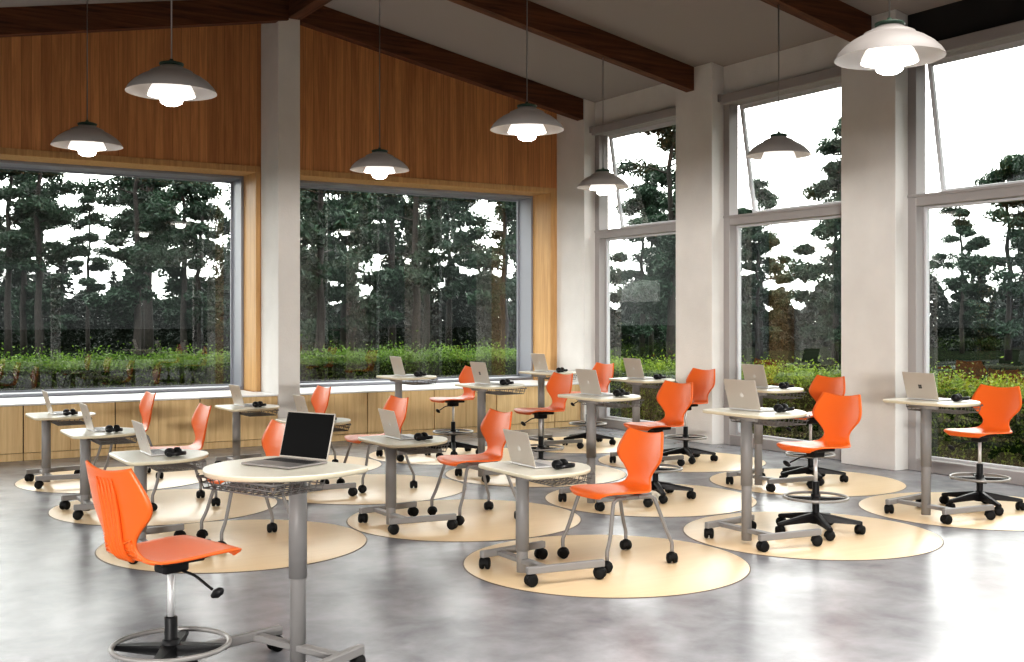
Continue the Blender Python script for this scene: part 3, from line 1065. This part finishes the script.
def pine(H, seed, crown_from=.35, spread=2.3, dens=1.0):
    global rng
    rng = np.random.default_rng(seed); rnd = random.Random(seed)
    t = thing('pine_tree', '', 'tree')
    b = NB()
    k = 9
    pts = [(rnd.uniform(-.025, .025) * i, rnd.uniform(-.025, .025) * i, H * i / k) for i in range(k + 1)]
    tube(b, pts, .1, 7, radii=[.17 * (1 - .85 * i / k) + .01 for i in range(k + 1)])
    C = []
    nb = int(30 * dens)
    for q in range(nb):
        f = crown_from + (1 - crown_from) * ((q + rnd.random()) / nb)
        z = f * H
        a = rnd.uniform(0, 2 * PI)
        shape = math.sin(PI * min(1, (f - crown_from) / (1 - crown_from) * .75 + .25)) ** .7
        ln = spread * shape * rnd.uniform(.45, 1.1)
        i = min(k - 1, int(f * k)); base = Vector(pts[i]).lerp(Vector(pts[i + 1]), f * k - i)
        rise = rnd.uniform(-.15, .35) * ln
        end = base + Vector((ln * math.cos(a), ln * math.sin(a), rise))
        tube(b, [base, base.lerp(end, .5) + Vector((0, 0, .08 * ln)), end], .02, 4, radii=[.035, .022, .008])
        nc = rnd.randint(2, 4)
        for c in range(nc):
            p = base.lerp(end, rnd.uniform(.45, 1.05))
            C.append((p, rnd.uniform(.35, .75)))
    obj('trunk', b, M['bark'], t)
    P, U, V = [], [], []
    for (p, r) in C:
        n = int(150 * r / .55)
        d = unit(n) * (rng.random((n, 1)) ** .45) * np.array((r, r, r * .55))
        P.append(np.array(p) + d)
        u_, v_ = blades(n, .13, .042, (0, 0, 1), .4)
        U.append(u_); V.append(v_)
    quads('crown', np.concatenate(P), np.concatenate(U), np.concatenate(V), M['needles'], t)
    return t
def spruce(H, seed, wide=1.5):
    global rng
    rng = np.random.default_rng(seed); rnd = random.Random(seed)
    t = thing('spruce_tree', '', 'tree')
    b = NB(); tube(b, [(0, 0, 0), (0, 0, H * .98)], .1, 6, radii=[.12, .01]); obj('trunk', b, M['bark'], t)
    P, U, V = [], [], []
    nl = 24
    for q in range(nl):
        f = q / nl
        z = H * (.06 + .92 * f); r = wide * (1 - f) ** .85 + .08
        for k in range(int(7 + 4 * (1 - f))):
            a = rnd.uniform(0, 2 * PI); ln = r * rnd.uniform(.7, 1.12)
            n = int(34 * (ln / 1.2) + 8)
            s = rng.random(n) ** .7
            c = np.stack([ln * s * math.cos(a), ln * s * math.sin(a), z - .28 * ln * s + .10 * ln * s * s], 1) + rng.normal(0, .06, (n, 3))
            P.append(c)
            u_, v_ = blades(n, .13, .045, (math.cos(a), math.sin(a), -.4), 1.0)
            U.append(u_); V.append(v_)
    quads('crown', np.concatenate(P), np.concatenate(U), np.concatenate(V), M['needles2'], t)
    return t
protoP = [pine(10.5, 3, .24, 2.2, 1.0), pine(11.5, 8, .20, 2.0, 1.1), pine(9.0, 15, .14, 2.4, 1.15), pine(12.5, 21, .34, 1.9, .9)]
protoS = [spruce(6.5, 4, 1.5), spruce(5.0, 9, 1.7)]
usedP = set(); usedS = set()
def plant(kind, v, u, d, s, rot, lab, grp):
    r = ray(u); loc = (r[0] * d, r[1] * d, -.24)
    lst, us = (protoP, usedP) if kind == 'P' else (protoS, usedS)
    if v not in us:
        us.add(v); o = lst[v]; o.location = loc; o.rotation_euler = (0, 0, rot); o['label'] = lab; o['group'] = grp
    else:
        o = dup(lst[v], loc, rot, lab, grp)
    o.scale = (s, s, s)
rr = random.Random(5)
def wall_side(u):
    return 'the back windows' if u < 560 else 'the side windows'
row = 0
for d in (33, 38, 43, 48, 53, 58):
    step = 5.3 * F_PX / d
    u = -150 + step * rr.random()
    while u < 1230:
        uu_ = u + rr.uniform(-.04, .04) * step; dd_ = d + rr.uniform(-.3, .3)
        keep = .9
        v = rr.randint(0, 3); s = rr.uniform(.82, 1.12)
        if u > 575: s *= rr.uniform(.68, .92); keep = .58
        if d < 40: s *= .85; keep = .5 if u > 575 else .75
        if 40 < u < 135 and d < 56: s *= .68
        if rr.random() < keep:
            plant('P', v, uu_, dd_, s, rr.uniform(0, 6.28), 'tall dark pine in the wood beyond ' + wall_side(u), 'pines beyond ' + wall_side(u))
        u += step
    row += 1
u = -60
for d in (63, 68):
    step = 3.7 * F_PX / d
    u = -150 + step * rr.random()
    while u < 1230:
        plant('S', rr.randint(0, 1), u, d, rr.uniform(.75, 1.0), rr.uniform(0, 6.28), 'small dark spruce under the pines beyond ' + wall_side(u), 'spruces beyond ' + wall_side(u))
        u += step
# dense brush at the foot of the wood
rng = np.random.default_rng(99)
n = 90000
uu = rng.uniform(-120, 1240, n); dd = rng.uniform(70, 78, n)
tt = (uu - 512) / F_PX
hh = 3.6 + 1.4 * np.sin(uu * .05) * np.sin(uu * .021 + 1) + .5 * np.sin(uu * .17)
zz = rng.random(n) ** .8 * hh - .24
P = np.stack([(CS + tt * CC) * dd, (CC - tt * CS) * dd, zz], 1)
U, V = blades(n, .24, .09, (0, 0, 1), .3)
o = quads('undergrowth', P, U, V, M['needles2'])
o['kind'] = 'stuff'; o['label'] = 'dark brush at the foot of the pine wood'; o['category'] = 'undergrowth'

# ------------------------------------------------------------------ light
w = bpy.data.worlds.new('world'); scene.world = w
w.use_nodes = True
nt = w.node_tree; nt.nodes.clear(); N, L = nt.nodes, nt.links
out = N.new('ShaderNodeOutputWorld'); bg = N.new('ShaderNodeBackground')
tc = N.new('ShaderNodeTexCoord')
dot = N.new('ShaderNodeVectorMath'); dot.operation = 'DOT_PRODUCT'
dv = Vector((.60, .80, .12)).normalized(); dot.inputs[1].default_value = dv
L.new(tc.outputs['Generated'], dot.inputs[0])
front = N.new('ShaderNodeMapRange'); front.interpolation_type = 'SMOOTHSTEP'
front.inputs['From Min'].default_value = .2; front.inputs['From Max'].default_value = .65
L.new(dot.outputs['Value'], front.inputs['Value'])
sep = N.new('ShaderNodeSeparateXYZ'); L.new(tc.outputs['Generated'], sep.inputs[0])
el = N.new('ShaderNodeMapRange'); el.interpolation_type = 'SMOOTHSTEP'
el.inputs['From Min'].default_value = .14; el.inputs['From Max'].default_value = .55
L.new(sep.outputs['Z'], el.inputs['Value'])
mxv = N.new('ShaderNodeMath'); mxv.operation = 'MAXIMUM'
L.new(front.outputs['Result'], mxv.inputs[0]); L.new(el.outputs['Result'], mxv.inputs[1])
mc = N.new('ShaderNodeMixRGB')
mc.inputs['Color1'].default_value = (.035, .037, .036, 1)
mc.inputs['Color2'].default_value = (1.0, .985, .96, 1)
L.new(mxv.outputs[0], mc.inputs['Fac'])
L.new(mc.outputs[0], bg.inputs['Color'])
bg.inputs['Strength'].default_value = 8.0
L.new(bg.outputs[0], out.inputs['Surface'])

def lamp(name, loc, direction, power, sx, sy, spread, color):
    l = bpy.data.lights.new(name, 'AREA'); l.shape = 'RECTANGLE'; l.size = sx; l.size_y = sy
    l.energy = power; l.color = color; l.spread = R(spread)
    o = bpy.data.objects.new(name, l); COL.objects.link(o)
    o.location = loc
    o.rotation_euler = Vector(direction).to_track_quat('-Z', 'Y').to_euler()
    return o
# added area lamp for assumed low daylight, reaching in under the header of the open sides behind the camera
lamp('added_daylight_lamp', (-17.5, -19.5, 3.1), (.66, .75, -.03), 480, 5.0, 1.2, 40, (1.0, .965, .925))
# added fill light without a fixture, over the unseen front half of the room
lamp('added_top_fill', (4.6, 1.5, 4.75), (.0, .12, -1), 330, 7.0, 6.0, 110, (1.0, .96, .92))

# ------------------------------------------------------------------ render look
scene.view_settings.view_transform = 'Standard'
scene.view_settings.look = 'Medium High Contrast'
scene.view_settings.exposure = -0.1
scene.view_settings.gamma = 1.0
cy = scene.cycles
cy.use_denoising = True
cy.max_bounces = 10; cy.diffuse_bounces = 5; cy.glossy_bounces = 5; cy.transparent_max_bounces = 12; cy.transmission_bounces = 4
cy.caustics_reflective = False; cy.caustics_refractive = False
cy.sample_clamp_indirect = 8.0
